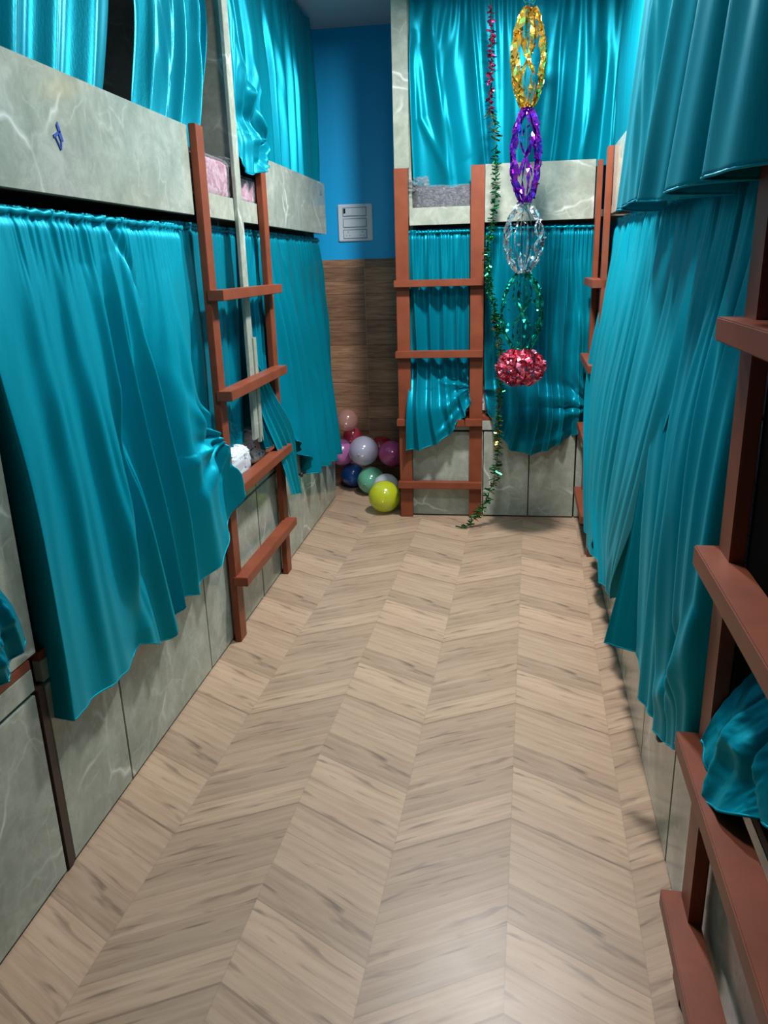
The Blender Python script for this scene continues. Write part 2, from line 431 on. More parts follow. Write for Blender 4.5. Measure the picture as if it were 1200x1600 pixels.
def curtain(name, label, f, rows, ts, folds=(9, .022), gather=(40, .006), creases=(), crumple=(), seed=1,
            NS=240, NT=130, mat=None, fans=(), group='teal bunk curtains', slant=0, header=True, sharp=.38, ramp=(.02, .5), cat='curtain'):
    R = np.stack([resample(r, NS) for r in rows], 0)           # rows x NS x 3
    ts = np.array(ts, float); T = np.linspace(0, 1, NT)
    # Hermite interpolation down the cloth
    D_ = np.zeros_like(R)
    for i in range(len(ts)):
        a, b = max(i-1, 0), min(i+1, len(ts)-1)
        D_[i] = (R[b]-R[a])/(ts[b]-ts[a])
    G = np.zeros((NT, NS, 3))
    for k, t in enumerate(T):
        i = min(max(np.searchsorted(ts, t, side='right')-1, 0), len(ts)-2)
        h = ts[i+1]-ts[i]; x = (t-ts[i])/h
        G[k] = (2*x**3-3*x*x+1)*R[i]+(x**3-2*x*x+x)*h*D_[i]+(-2*x**3+3*x*x)*R[i+1]+(x**3-x*x)*h*D_[i+1]
    S = np.linspace(0, 1, NS)[None, :]*np.ones((NT, 1)); TT = T[:, None]*np.ones((1, NS))
    u, z, n = G[..., 0].copy(), G[..., 1].copy(), G[..., 2].copy()
    k, amp = folds
    rr = np.clip((TT-ramp[0])/max(ramp[1]-ramp[0], 1e-3), 0, 1); rr = rr*rr*(3-2*rr)
    th = 2*np.pi*(k*(S+slant*TT)+1.1*vnoise(S*k*.45, TT*.45, seed)+.12*vnoise(S*k, TT*1.2, seed+3))
    A = amp*(.25+.75*rr)*(.75+.6*vnoise(S*k*.6, TT*.8, seed+9))
    n += A*(np.sin(th)+sharp*np.sin(2*th+.9)+.10*np.sin(3*th+2.1*vnoise(S*5, TT*0, seed+4)))
    edge = np.minimum(1, np.minimum(S, 1-S)/.04)
    u += .55*A*np.cos(th)*edge
    # second smaller set of folds
    th2 = 2*np.pi*(k*2.7*S+2.2*vnoise(S*k*.9, TT*1.3+5, seed+11))
    n += amp*.13*(.25+.75*(1-rr))*np.sin(th2)
    if gather:
        gk, ga = gather
        gw = np.exp(-((TT-.05)/.075)**2)
        n += ga*gw*np.sin(2*np.pi*gk*S+3*vnoise(S*gk*.5, TT*2, seed+17))*(.6+.5*vnoise(S*20, TT*0, seed+2))
        n -= .006*np.exp(-((TT-.022)/.010)**2)
    for pts, w, a in creases:
        P = np.array(pts, float); best = np.full(u.shape, 1e9); al = np.zeros(u.shape)
        L = np.concatenate([[0], np.cumsum(np.hypot(*(P[1:]-P[:-1]).T))]); Lt = L[-1]
        for i in range(len(P)-1):
            d = P[i+1]-P[i]; q = np.clip(((u-P[i, 0])*d[0]+(z-P[i, 1])*d[1])/(d@d), 0, 1)
            dist = np.hypot(u-P[i, 0]-q*d[0], z-P[i, 1]-q*d[1]); mk = dist < best
            best = np.where(mk, dist, best); al = np.where(mk, (L[i]+q*(L[i+1]-L[i]))/Lt, al)
        prof = np.sin(np.pi*np.clip(al, 0, 1))**.8; w = w*1.35; a = a*.8
        n += a*prof*np.exp(-(best/w)**2)
    for cu, cz, rad, kf, a in fans:                 # folds that radiate from where the cloth is caught
        du, dz = u-cu, z-cz; rr_ = np.hypot(du, dz); an = np.arctan2(dz, du)
        q = rr_/rad; win = np.clip(q/.22, 0, 1)*np.exp(-(q/1.0)**2.2)
        an = an+.22*vnoise(rr_*7, an*1.5, seed+31)
        n += a*win*(np.sin(kf*an*2+.6)+.3*np.sin(kf*an*4+1.1))
    for cu, cz, rad, a in crumple:
        g = np.exp(-(((u-cu)**2+(z-cz)**2)/rad**2))
        w1 = vnoise(u*34+3*vnoise(u*12, z*12, seed+5), z*30, seed+21); w2 = vnoise(u*75, z*60+2*w1, seed+22)
        n += a*g*((1-2*np.abs(w1))+.35*(1-2*np.abs(w2)))
    O, U, Nn = FR[f]
    X = O.x+U.x*u+Nn.x*n; Y = O.y+U.y*u+Nn.y*n
    co = np.stack([X, Y, z], -1).reshape(-1, 3)
    base = Vector((float(co[:NS, 0].mean()), float(co[:NS, 1].mean()), float(co[:, 2].max())))
    co -= np.array(base)
    idx = np.arange(NT*NS).reshape(NT, NS)
    q = np.stack([idx[:-1, :-1], idx[:-1, 1:], idx[1:, 1:], idx[1:, :-1]], -1).reshape(-1, 4)
    me = bpy.data.meshes.new(name); me.from_pydata(co.tolist(), [], q.tolist()); me.update()
    me.polygons.foreach_set('use_smooth', [True]*len(me.polygons))
    me.materials.append(mat or M_CUR)
    o = bpy.data.objects.new(name, me); C.objects.link(o); o.location = base
    so = o.modifiers.new('thickness', 'SOLIDIFY'); so.thickness = .0016; so.offset = 0
    tag(o, label, cat, group)
    # sewn hem: a narrow doubled band along the bottom
    bm = bmesh.new(); co3 = co.reshape(NT, NS, 3)
    hem = [Vector(co3[-1, i])+base+Vector((0, 0, .0015)) for i in range(0, NS, 3)]
    tube(bm, hem, .0024, 5)
    h = obj('hem', bm, mat or M_CUR, o, True)
    if header:
        bm = bmesh.new()
        w0, w1 = fp(f, float(u[2, 0]), float(z[2, 0]), float(n[2].mean())), fp(f, float(u[2, -1]), float(z[2, -1]), float(n[2].mean()))
        pts = [w0.lerp(w1, i/60)+Vector((0, 0, .002*math.sin(i*2.3))) for i in range(61)]
        tube(bm, pts, [.008+.002*math.sin(i*1.9) for i in range(61)], 8)
        obj('rod_pocket', bm, mat or M_CUR, o, True)
    return o

ZR = 1.553
# --- left row, lower bunks
curtain('curtain', 'largest teal curtain, long crinkled cloth over the left lower bunk, reaching the left ladder', 'L',
    [[(1.493, ZR-.01, -.040), (1.475, ZR-.01, -.022), (2.61, ZR-.01, -.022)],
     [(1.498, 1.30, -.040), (1.480, 1.30, .0), (2.57, 1.28, .0)],
     [(1.508, .95, -.040), (1.490, .95, .03), (2.56, .98, .02)],
     [(1.503, .62, -.040), (1.485, .62, .045), (2.2, .68, .05), (2.52, .74, .055), (2.60, .80, .06)],
     [(1.493, .40, -.040), (1.475, .40, .05), (1.735, .385, .05), (1.823, .385, .05), (1.850, .405, .05), (2.011, .335, .055), (2.045, .36, .055), (2.096, .354, .055), (2.11, .41, .05), (2.339, .375, .05), (2.393, .41, .06), (2.52, .465, .07), (2.61, .53, .08), (2.655, .62, .08)]],
    [0, .22, .52, .8, 1], folds=(6.5, .022), gather=(52, .005), seed=3, NS=420, NT=220, mat=M_CURM, sharp=.42,
    creases=[([(2.00, 1.34), (2.00, 1.1), (1.93, .84), (1.87, .45)], .028, -.048),
             ([(1.93, 1.42), (1.90, .9), (1.80, .42)], .03, .030),
             ([(2.10, 1.56), (2.16, 1.45), (2.23, 1.30)], .012, -.018),
             ([(2.07, 1.45), (2.16, .9), (2.22, .42)], .035, .026), ([(2.22, 1.30), (2.27, .9), (2.35, .42)], .02, -.024),
             ([(2.40, 1.40), (2.44, .9), (2.48, .6)], .022, .022)], fans=[(2.61, .83, .26, 5, .016)],
    crumple=[(2.60, .72, .07, .003)])
curtain('curtain', 'dark recessed teal curtain behind the near rail of the left ladder', 'L',
    [[(2.50, ZR, -.035), (3.22, ZR, -.035)], [(2.50, 1.1, -.030), (3.22, 1.1, -.034)], [(2.52, .66, -.04), (2.9, .69, -.04), (3.20, .72, -.035)]],
    [0, .5, 1], folds=(4.3, .018), gather=(24, .005), seed=8, NS=160, NT=110, crumple=[(2.95, .76, .08, .014)])
curtain('curtain', 'narrow teal curtain just past the pale partition strip behind the left ladder', 'L',
    [[(3.19, ZR, -.022), (3.52, ZR, -.026)], [(3.18, 1.15, -.015), (3.44, 1.1, -.02)], [(3.13, .85, .0), (3.40, .85, .0)], [(3.14, .66, .03), (3.40, .645, .04)]],
    [0, .45, .78, 1], folds=(4, .015), gather=(16, .005), seed=12, NS=140, NT=110)
curtain('curtain', 'twisted teal curtain end hanging over the bed edge between the left ladder rails', 'L',
    [[(3.16, 1.02, .0), (3.24, 1.02, .0)], [(3.19, .82, .02), (3.35, .86, .035)], [(3.27, .60, .065), (3.48, .68, .065)], [(3.36, .40, .085), (3.60, .34, .070)]],
    [0, .35, .68, 1], folds=(2.5, .014), gather=None, seed=14, NS=90, NT=90, header=False, ramp=(0, .2), mat=M_CURM)
curtain('curtain', 'teal curtain over the farthest left lower bunk, hem above the cabinet doors', 'L',
    [[(3.47, ZR, -.030), (4.66, ZR, -.030)], [(3.52, 1.15, .0), (4.70, 1.15, .0)], [(3.58, .75, .03), (4.72, .75, .015)],
     [(3.60, .60, .045), (3.78, .47, .05), (3.86, .36, .055), (4.0, .35, .06), (4.42, .31, .06), (4.60, .33, .05), (4.70, .36, .03)]],
    [0, .38, .75, 1], folds=(5.2, .042), gather=(34, .007), seed=21, NS=280, NT=150,
    creases=[([(3.78, 1.53), (3.92, 1.30), (4.05, 1.0)], .012, .016), ([(4.05, 1.05), (4.16, .8), (4.2, .5)], .012, .014)])
# --- left row, upper bunks
curtain('curtain', 'teal curtain of the upper left bunk nearest the camera, above the long guard board', 'L',
    [[(.2, CEIL-.03, -.075), (2.45, CEIL-.03, -.075)], [(.2, 2.3, -.06), (2.37, 2.2, -.07)], [(.2, 1.80, -.06), (2.23, 1.80, -.07)]],
    [0, .5, 1], folds=(12, .022), gather=None, seed=31, NS=300, NT=100, header=False)
curtain('curtain', 'teal curtain with sharp folds between the dark gap and the left pillar, upper bunk', 'L',
    [[(2.56, CEIL-.03, -.075), (3.06, CEIL-.03, -.075)], [(2.56, 2.2, -.05), (3.055, 2.2, -.05)], [(2.43, 1.80, -.05), (2.93, 1.80, -.05)]],
    [0, .5, 1], folds=(4.6, .026), gather=None, seed=35, NS=200, NT=110, header=False,
    creases=[([(2.95, 2.5), (2.99, 2.15), (2.86, 1.85)], .018, .02)])
curtain('curtain', 'shiny teal curtain gathered to a knotted tip beside the left pillar, upper bunk', 'L',
    [[(3.136, CEIL-.03, -.03), (3.55, CEIL-.03, -.04)], [(3.136, 2.25, -.0), (3.50, 2.3, .0)], [(3.136, 2.05, .005), (3.42, 2.05, .03)],
     [(3.136, 1.90, .01), (3.43, 1.93, .045)], [(3.136, 1.83, .01), (3.14, 1.775, .03), (3.21, 1.745, .05), (3.31, 1.765, .06), (3.37, 1.80, .06), (3.43, 1.865, .05)]],
    [0, .4, .66, .86, 1], folds=(3.2, .018), gather=None, seed=41, NS=160, NT=150, header=False,
    creases=[([(3.18, 2.45), (3.24, 2.15), (3.33, 1.98), (3.43, 1.95)], .022, .03)], fans=[(3.44, 1.90, .28, 4, .02)],
    crumple=[(3.36, 1.79, .06, .006)])
curtain('curtain', 'deep blue green curtain of the upper bunk at the far end of the left row', 'L',
    [[(3.45, CEIL-.03, -.05), (4.70, CEIL-.03, -.03)], [(3.45, 2.2, -.04), (4.70, 2.2, -.02)], [(3.45, 1.80, -.035), (4.695, 1.80, -.018)]],
    [0, .5, 1], folds=(8, .024), gather=None, seed=47, NS=260, NT=100, header=False)
# --- end wall bunk
curtain('curtain', 'wide teal curtain of the end wall upper bunk', 'B',
    [[(-.485, CEIL-.03, -.06), (.56, CEIL-.03, -.06)], [(-.485, 2.25, -.045), (.56, 2.2, -.045)],
     [(-.475, 1.79, -.05), (-.30, 1.76, -.045), (-.18, 1.78, -.045), (0, 1.84, -.04), (.56, 1.84, -.035)]],
    [0, .5, 1], folds=(6.5, .022), gather=None, seed=53, NS=260, NT=140, header=False, sharp=.2,
    creases=[([(-.40, 2.45), (-.30, 2.1), (-.20, 1.9)], .03, .02), ([(-.46, 2.5), (-.43, 2.1), (-.28, 1.80)], .016, .022),
             ([(.36, 1.86), (.42, 2.1), (.45, 2.4)], .02, .02)])
curtain('curtain', 'shiny teal curtain between the end wall ladder rails, hem pulled up to the right', 'B',
    [[(-.502, ZR+.012, -.012), (-.180, ZR+.012, -.024)], [(-.502, 1.15, -.004), (-.180, 1.15, -.012)], [(-.502, .84, .006), (-.180, .84, -.012)],
     [(-.515, .63, .094), (-.40, .63, .100), (-.27, .66, .080), (-.180, .74, .0)],
     [(-.522, .405, .090), (-.45, .41, .096), (-.36, .44, .100), (-.29, .49, .100), (-.235, .56, .086), (-.19, .61, .070), (-.170, .68, .02)]],
    [0, .35, .62, .82, 1], folds=(4.2, .021), gather=(14, .007), seed=61, NS=200, NT=200, sharp=.3,
    fans=[(-.165, .74, .24, 3.4, .012)],
    creases=[([(-.34, .52), (-.28, .60), (-.18, .70)], .012, -.016), ([(-.36, .48), (-.30, .54), (-.23, .64)], .014, .016), ([(-.49, .85), (-.505, .6), (-.51, .42)], .014, .014)])
curtain('curtain', 'shiny teal curtain on the end wall lower bunk behind the red foil, rounded sagging hem', 'B',
    [[(-.098, ZR+.020, -.022), (.46, ZR+.012, -.022)], [(-.098, 1.15, -.005), (.455, 1.15, -.005)], [(-.096, .80, .015), (.462, .84, .010)],
     [(-.085, .66, .035), (.10, .58, .060), (.30, .60, .060), (.47, .69, .02)],
     [(-.075, .60, .03), (-.03, .50, .045), (.03, .425, .055), (.10, .388, .06), (.165, .380, .06), (.25, .402, .055), (.34, .45, .045), (.41, .50, .03), (.462, .56, .02)]],
    [0, .33, .64, .84, 1], folds=(5.2, .034), gather=(22, .007), seed=67, NS=300, NT=240, sharp=.3,
    fans=[(.50, .64, .40, 3.2, .020), (-.13, .72, .22, 2.6, .010)],
    creases=[([(.262, 1.45), (.25, 1.1), (.235, .70)], .030, -.030), ([(.32, 1.4), (.32, 1.1), (.26, .76)], .026, .024),
             ([(.46, .60), (.38, .51), (.28, .455), (.16, .43), (.05, .47)], .018, .018),
             ([(.13, .95), (.14, .62), (.145, .40)], .016, -.022), ([(.20, .95), (.20, .60), (.17, .42)], .018, .020)])
# --- right row
curtain('curtain', 'long teal curtain falling in stepped folds at the far end of the right row', 'R',
    [[(3.72, ZR+.01, -.025), (1.85, ZR+.01, -.035)], [(3.76, 1.2, .015), (1.80, 1.25, .0)], [(3.80, .80, .05), (1.96, .88, .04)],
     [(3.62, .48, .06), (2.2, .55, .065)],
     [(3.60, .24, .05, 0), (3.30, .23, .055, .14), (3.08, .22, .06, .26), (3.00, .34, .055, .30), (2.72, .32, .06, .50), (2.68, .29, .06, .54), (2.55, .335, .065, .72), (2.36, .37, .065, 1)]],
    [0, .28, .58, .8, 1], folds=(7, .036), gather=(44, .007), seed=73, NS=360, NT=180, mat=M_CURM)
curtain('curtain', 'dark turned out curtain flap on the right, pointed corner low over the floor', 'R',
    [[(2.01, .90, .060), (1.985, .90, .045)], [(2.02, .62, .095), (1.99, .62, .035)], [(2.02, .385, .135), (1.985, .375, .025)]],
    [0, .5, 1], folds=(1, .004), gather=None, seed=79, NS=60, NT=80, header=False, mat=M_CURM)
curtain('curtain', 'broad teal curtain nearest on the right lower bunk, hem sagging by the ladder', 'R',
    [[(2.02, ZR+.01, -.02), (1.325, ZR+.01, -.02)], [(2.02, 1.2, .02), (1.32, 1.2, .02)], [(1.985, .80, .045), (1.30, .80, .045)],
     [(1.98, .42, .03), (1.80, .38, .05), (1.62, .385, .05), (1.50, .42, .05), (1.40, .47, .05), (1.29, .58, .04)]],
    [0, .3, .65, 1], folds=(4.5, .026), gather=(34, .005), seed=83, NS=300, NT=180, mat=M_CURM,
    creases=[([(1.42, .72), (1.50, .62), (1.46, .52)], .02, -.03), ([(1.34, .80), (1.38, .66), (1.48, .55), (1.6, .47)], .025, .028), ([(1.62, 1.3), (1.60, .9), (1.62, .5)], .03, .022)],
    crumple=[])
curtain('curtain', 'teal curtain of the far right upper bunk, partly behind the overhanging one', 'R',
    [[(4.28, CEIL-.03, -.06), (2.6, CEIL-.03, -.06)], [(4.27, 2.2, -.04), (2.6, 2.2, -.04)], [(4.25, 1.80, -.04), (2.6, 1.80, -.04)]],
    [0, .5, 1], folds=(13, .020), gather=None, seed=89, NS=260, NT=90, header=False)
curtain('curtain', 'big teal curtain with deep folds hanging over the right guard board at top right', 'R',
    [[(2.10, CEIL-.03, .035), (.55, CEIL-.03, .035)], [(2.30, 2.1, .06), (.60, 2.1, .07)],
     [(2.66, 1.540, .07, 0), (2.28, 1.515, .075, .2), (1.95, 1.53, .075, .36), (1.70, 1.50, .08, .5), (1.40, 1.505, .08, .66), (1.10, 1.50, .08, .8), (.60, 1.50, .07, 1)]],
    [0, .5, 1], folds=(5.2, .060), gather=None, seed=97, NS=340, NT=130, header=False, mat=M_CURM, ramp=(0, .3), sharp=.25)
# cloth lumps inside the near right lower bunk and on the near left one
curtain('curtain', 'bunched teal curtain end lying on the bed edge behind the near right ladder', 'R',
    [[(1.235, .82, -.10), (1.0, .80, -.08)], [(1.23, .70, -.01), (.98, .72, -.02)], [(1.22, .61, .035), (1.14, .545, .05), (1.05, .60, .04), (.96, .64, .0)]],
    [0, .5, 1], folds=(2.2, .020), gather=None, seed=101, NS=120, NT=110, header=False, ramp=(0, .1), mat=M_CURM,
    creases=[([(1.20, .76), (1.15, .68), (1.03, .68)], .02, .03), ([(1.15, .67), (1.16, .60), (1.14, .56)], .014, .02)], crumple=[(1.12, .68, .12, .004)])
curtain('curtain', 'dark teal curtain hanging inside the near right lower bunk', 'R',
    [[(1.20, ZR, -.16), (.6, ZR, -.16)], [(1.20, 1.1, -.15), (.6, 1.1, -.15)], [(1.20, .62, -.12), (.6, .62, -.12)]],
    [0, .5, 1], folds=(5, .02), gather=None, seed=103, NS=140, NT=70, header=False)
curtain('curtain', 'teal curtain sagging onto the bed edge at the left picture border', 'L',
    [[(.75, ZR, -.03), (1.34, ZR, -.03)], [(.8, 1.1, -.02), (1.335, 1.1, -.02)], [(.85, .84, .0), (1.345, .84, -.005)],
     [(.9, .70, .03), (1.36, .74, .03)], [(.95, .60, .035), (1.15, .60, .04), (1.30, .615, .04), (1.375, .66, .035)]],
    [0, .4, .68, .86, 1], folds=(4, .014), gather=None, seed=107, NS=160, NT=120, header=False,
    creases=[([(1.36, .74), (1.28, .70), (1.15, .69)], .012, .018), ([(1.34, .68), (1.24, .65), (1.1, .66)], .012, .018)], crumple=[(1.25, .70, .12, .004)])

# ------------------------------------------------------------------ bedding
def lump(f, u0, u1, z0, z1, n0, n1, amp, seed, boxy=.55, freq=14):
    """a closed pillowy body with wrinkles"""
    bm = bmesh.new(); rnd = random.Random(seed)
    bmesh.ops.create_icosphere(bm, subdivisions=5, radius=1)
    cs = [((u0+u1)/2, (z0+z1)/2, (n0+n1)/2)]
    for v in bm.verts:
        x, y, w = v.co
        def se(a, e): return math.copysign(abs(a)**e, a)
        X, Y, W = se(x, boxy), se(y, boxy), se(w, boxy)
        d = amp*float(vnoise((x+2)*freq*.5+3*w, (w+3)*freq+y*4, seed))+amp*.6*float(vnoise((x+y+2)*freq*1.7, (w-y+3)*freq*1.3, seed+1))
        bz = (z1-z0)/2*W; flat = W < -.7
        k = 1+(0 if flat else d)
        v.co = fp(f, cs[0][0]+(u1-u0)/2*X*k, cs[0][1]+bz*k, cs[0][2]+(n1-n0)/2*Y*k)
    return bm

M_PINK = print_cloth('pink_printed_quilt', (.42, .17, .25), (.58, .36, .44), 22, .5)
M_DARKC = print_cloth('dark_quilt', (.025, .025, .04), (.12, .12, .15), 40, .55)
M_WSH = print_cloth('white_printed_sheet', (.62, .64, .68), (.10, .10, .14), 45, .60)
M_FILM = plastic_mat()
def packed(f, u0, u1, z0, z1, n0, n1, mat, label, seed, tuft):
    t = thing('packed_quilt', label, 'bedding', fp(f, (u0+u1)/2, z0, (n0+n1)/2))
    obj('quilt', lump(f, u0+.010, u1-.010, z0+.002, z1-.008, n0+.012, n1-.006, .012, seed, .22, freq=9), mat, t, True)
    bm = lump(f, u0, u1, z0, z1, n0, n1, .016, seed+5, .22, freq=22)
    obj('plastic_bag', bm, M_FILM, t, True)
    u, z, n, s = tuft                               # gathered mouth of the bag
    obj('bag_mouth', lump(f, u-s*.45, u+s*.5, z-s*.35, z+s*.55, n-.05, n+.004, .45, seed+9, .8, freq=5), M_FILM, t, True)
    return t
packed('L', 2.62, 3.112, 1.640, 1.790, -.50, .008, M_PINK, 'pink quilt packed in clear plastic between the left ladder rails, near side', 5, (3.06, 1.77, .0, .04))
packed('L', 3.131, 3.75, 1.640, 1.755, -.50, .004, M_PINK, 'pink quilt packed in clear plastic on the left upper bunk, past the pale strip', 9, (3.17, 1.745, .0, .06))
packed('B', -.485, .25, 1.640, 1.785, -.40, -.012, M_DARKC, 'dark quilt in crinkled clear plastic on the end wall upper bunk', 15, (-.45, 1.78, -.03, .085))
def mattress(f, u0, u1, d0, d1, label, z=.582):
    bm = FB(f, u0, u1, z, z+.075, -d0, -d1, bev=.02)
    t = thing('mattress', label, 'mattress', fp(f, (u0+u1)/2, z, -(d0+d1)/2))
    obj('mattress_body', bm, M_WSH, t)
    return t
mattress('L', 1.5, 3.05, .9, .075, 'mattress with white printed sheet on the left bunk behind the big curtain')
mattress('L', 3.14, 4.64, .9, .075, 'mattress with white printed sheet on the farthest left lower bunk')
mattress('B', -.47, 1.1, .62, .075, 'mattress with white printed sheet on the end wall lower bunk')
mattress('R', 1.45, 4.1, .75, .075, 'mattress on the right lower bunk behind the long curtains')
tag(obj('bed_sheet', lump('L', 2.76, 3.06, .586, .72, -.14, .02, .035, 21), M_WSH, None, True), 'white printed sheet crumpled on the left bunk between the ladder rails', 'bedding')
tag(obj('bed_sheet', lump('L', 3.14, 3.34, .586, .76, -.14, .0, .035, 23), M_WSH, None, True), 'grey white sheet crumpled just past the pale partition strip on the left', 'bedding')
tag(obj('bed_sheet', lump('B', -.30, -.18, .584, .70, -.13, -.01, .035, 27), M_WSH, None, True), 'white printed sheet showing by the hem between the end wall ladder rails', 'bedding')
tag(obj('blanket', lump('R', .75, 1.2, .584, .68, -.55, -.03, .10, 29), plain('black_blanket', (.012, .014, .02), .8), None, True), 'dark blanket on the near right lower bunk behind the ladder', 'bedding')

# ------------------------------------------------------------------ small fittings
def knob(f, u, z, label):
    bm = bmesh.new()
    tube(bm, [fp(f, u, z, .0005), fp(f, u, z, .010), fp(f, u, z, .012), fp(f, u, z, .022), fp(f, u, z, .026)], [.006, .006, .013, .014, .008], 16)
    o = obj('door_knob', bm, M_BLACK, None, True); return o
for par, items in ((rmid, [(1.73, .285), (1.86, .285)]),):
    for u, z in items:
        o = knob('R', u, z, ''); o.parent = par; o.location = -par.location
for u, z in ((3.865, .378), (3.80, .378)):
    o = knob('L', u, z, ''); o.parent = far; o.location = -far.location
# screws under the top rungs
for f, u, z, lad in (('B', -.44, 1.268, lb),):
    bm = bmesh.new(); tube(bm, [fp(f, u, z+.012, .06), fp(f, u, z-.002, .06)], .004, 8); obj('screw', bm, M_METAL, lad)

# switch board on the blue wall
sw = thing('switch_board', 'white modular switch board with two sockets on the blue wall', 'switch', (-.9, YB, 1.64))
def ybox(x0, x1, z0, z1, y0, y1, bev=.002):
    return WB(x0, x1, y0, y1, z0, z1, bev=bev)
X0, X1, Z0, Z1 = -1.004, -.794, 1.538, 1.750
obj('cover_plate', ybox(X0, X1, Z0, Z1, YB-.014, YB-.0005, .004), M_WHITE, sw)
for i, (a, b) in enumerate(((1.680, 1.732), (1.617, 1.669), (1.553, 1.606))):
    obj('module_frame', ybox(X0+.030, X1-.034, a, b, YB-.0165, YB-.0142, .001), M_GREYL, sw)
    fr = obj('switch_module', ybox(X0+.033, X1-.037, a+.003, b-.003, YB-.0185, YB-.0166, .001), M_WHITE, sw)
    if i == 0:
        obj('rocker', ybox(X0+.036, X0+.048, a+.018, b-.006, YB-.022, YB-.0187, .001), M_BLACK, fr, label='small black rocker')
        obj('rocker', ybox(X0+.056, X0+.084, a+.006, b-.006, YB-.021, YB-.0187, .001), M_WHITE, fr)
        obj('rocker', ybox(X0+.090, X0+.118, a+.006, b-.006, YB-.021, YB-.0187, .001), M_WHITE, fr)
    if i == 2:
        for cx in (X0+.060, X1-.062):
            bm = bmesh.new()
            for dx, dz, r in ((0, .011, .0035), (-.010, -.008, .003), (.010, -.008, .003)):
                tube(bm, [(cx+dx, YB-.0194, (a+b)/2+dz), (cx+dx, YB-.0188, (a+b)/2+dz)], r, 10)
            obj('socket', bm, M_GREYL, fr)

# blue scrap stuck to the near left guard board
bm = bmesh.new()
def flat_poly(pts, n0=.0125, n1=.0145):
    a = [bm.verts.new(fp('L', u, z, n0)) for u, z in pts]; b = [bm.verts.new(fp('L', u, z, n1)) for u, z in pts]
    bm.faces.new(a); bm.faces.new(b[::-1])
    for i in range(len(pts)): j = (i+1) % len(pts); bm.faces.new((a[i], a[j], b[j], b[i]))
uu, zz = 1.848, 1.703
flat_poly([(uu-.006, zz+.020), (uu+.001, zz+.027), (uu+.009, zz+.010), (uu+.002, zz+.002)])
flat_poly([(uu-.003, zz+.006), (uu+.009, zz+.010), (uu+.017, zz-.012), (uu+.003, zz-.010)])
flat_poly([(uu-.024, zz-.003), (uu-.002, zz+.007), (uu+.001, zz+.002), (uu-.022, zz-.010)])
flat_poly([(uu-.018, zz-.006), (uu-.014, zz-.005), (uu+.004, zz-.030), (uu+.001, zz-.033)])
flat_poly([(uu+.006, zz-.010), (uu+.010, zz-.011), (uu+.005, zz-.031), (uu+.002, zz-.031)])
tag(obj('sticker', bm, plain('blue_scrap', (.01, .05, .35), .4)), 'tiny blue scrap stuck on the near left guard board', 'sticker')

# ------------------------------------------------------------------ balloons
def balloon(x, y, z, r, mat, label, tilt=(0, 0)):
    t = thing('balloon', label, 'balloon', (x, y, z-r), 'party balloons piled in the corner')
    bm = bmesh.new(); bmesh.ops.create_uvsphere(bm, u_segments=40, v_segments=28, radius=r)
    for v in bm.verts:
        k = v.co.z/r
        if k < 0: f_ = 1-.10*k*k; v.co.x *= f_; v.co.y *= f_; v.co.z *= 1.06
        v.co.x *= .985; v.co.y *= .985
    rot = Matrix.Rotation(tilt[0], 4, 'X') @ Matrix.Rotation(tilt[1], 4, 'Y')
    bmesh.ops.transform(bm, matrix=Matrix.Translation((x, y, z)) @ rot, verts=bm.verts)
    b = obj('balloon_skin', bm, mat, t, True)
    bm = bmesh.new(); d = rot @ Vector((0, 0, -1)); c = Vector((x, y, z))
    tube(bm, [c+d*r*1.05, c+d*(r*1.05+.006), c+d*(r*1.05+.010), c+d*(r*1.05+.016)], [.004, .003, .005, .008], 10)
    obj('knot', bm, mat, t, True)
PI = math.pi
balloon(-.672, 4.37, .098, .095, balloon_mat('yellow_balloon', (.66, .72, .02), .86), 'translucent yellow balloon in front of the pile by the ladder foot', (PI*.5, .3))
balloon(-.813, 4.75, .090, .089, balloon_mat('green_balloon', (.20, .62, .42), .85), 'pale green balloon on the floor behind the yellow one', (-PI*.5, .2))
balloon(-.961, 4.905, .083, .078, balloon_mat('blue_balloon', (.02, .14, .55), .92), 'dark blue balloon on the floor at the left of the pile', (-PI*.45, 0))
balloon(-.695, 4.60, .092, .083, balloon_mat('white_balloon', (.75, .82, .85), .9), 'white balloon peeking out above the yellow balloon', (PI*.45, .8))
balloon(-.855, 4.75, .282, .095, balloon_mat('pearl_balloon', (.58, .58, .74), .72), 'pearly lilac white balloon in the middle of the pile', (-PI*.5, .1))
balloon(-.677, 4.75, .266, .083, balloon_mat('pink_balloon', (.72, .10, .36), .88), 'bright pink balloon beside the ladder foot', (-PI*.5, -.3))
balloon(-.764, 4.905, .262, .082, balloon_mat('red_balloon', (.45, .01, .03), .93), 'dark red balloon behind the pearly and pink ones', (-PI*.4, 0))
balloon(-1.020, 4.87, .245, .088, balloon_mat('orchid_balloon', (.66, .22, .58), .8), 'orchid pink balloon half hidden by the left cabinet end', (-PI*.4, .3))
balloon(-.955, 4.915, .345, .062, balloon_mat('crimson_balloon', (.55, .05, .10), .85), 'small crimson balloon between the orchid one and the wall', (-PI*.4, 0))
balloon(-.962, 4.80, .468, .070, balloon_mat('peach_balloon', (.60, .30, .28), .5), 'see through peach balloon topmost of the pile', (-PI*.4, 0))

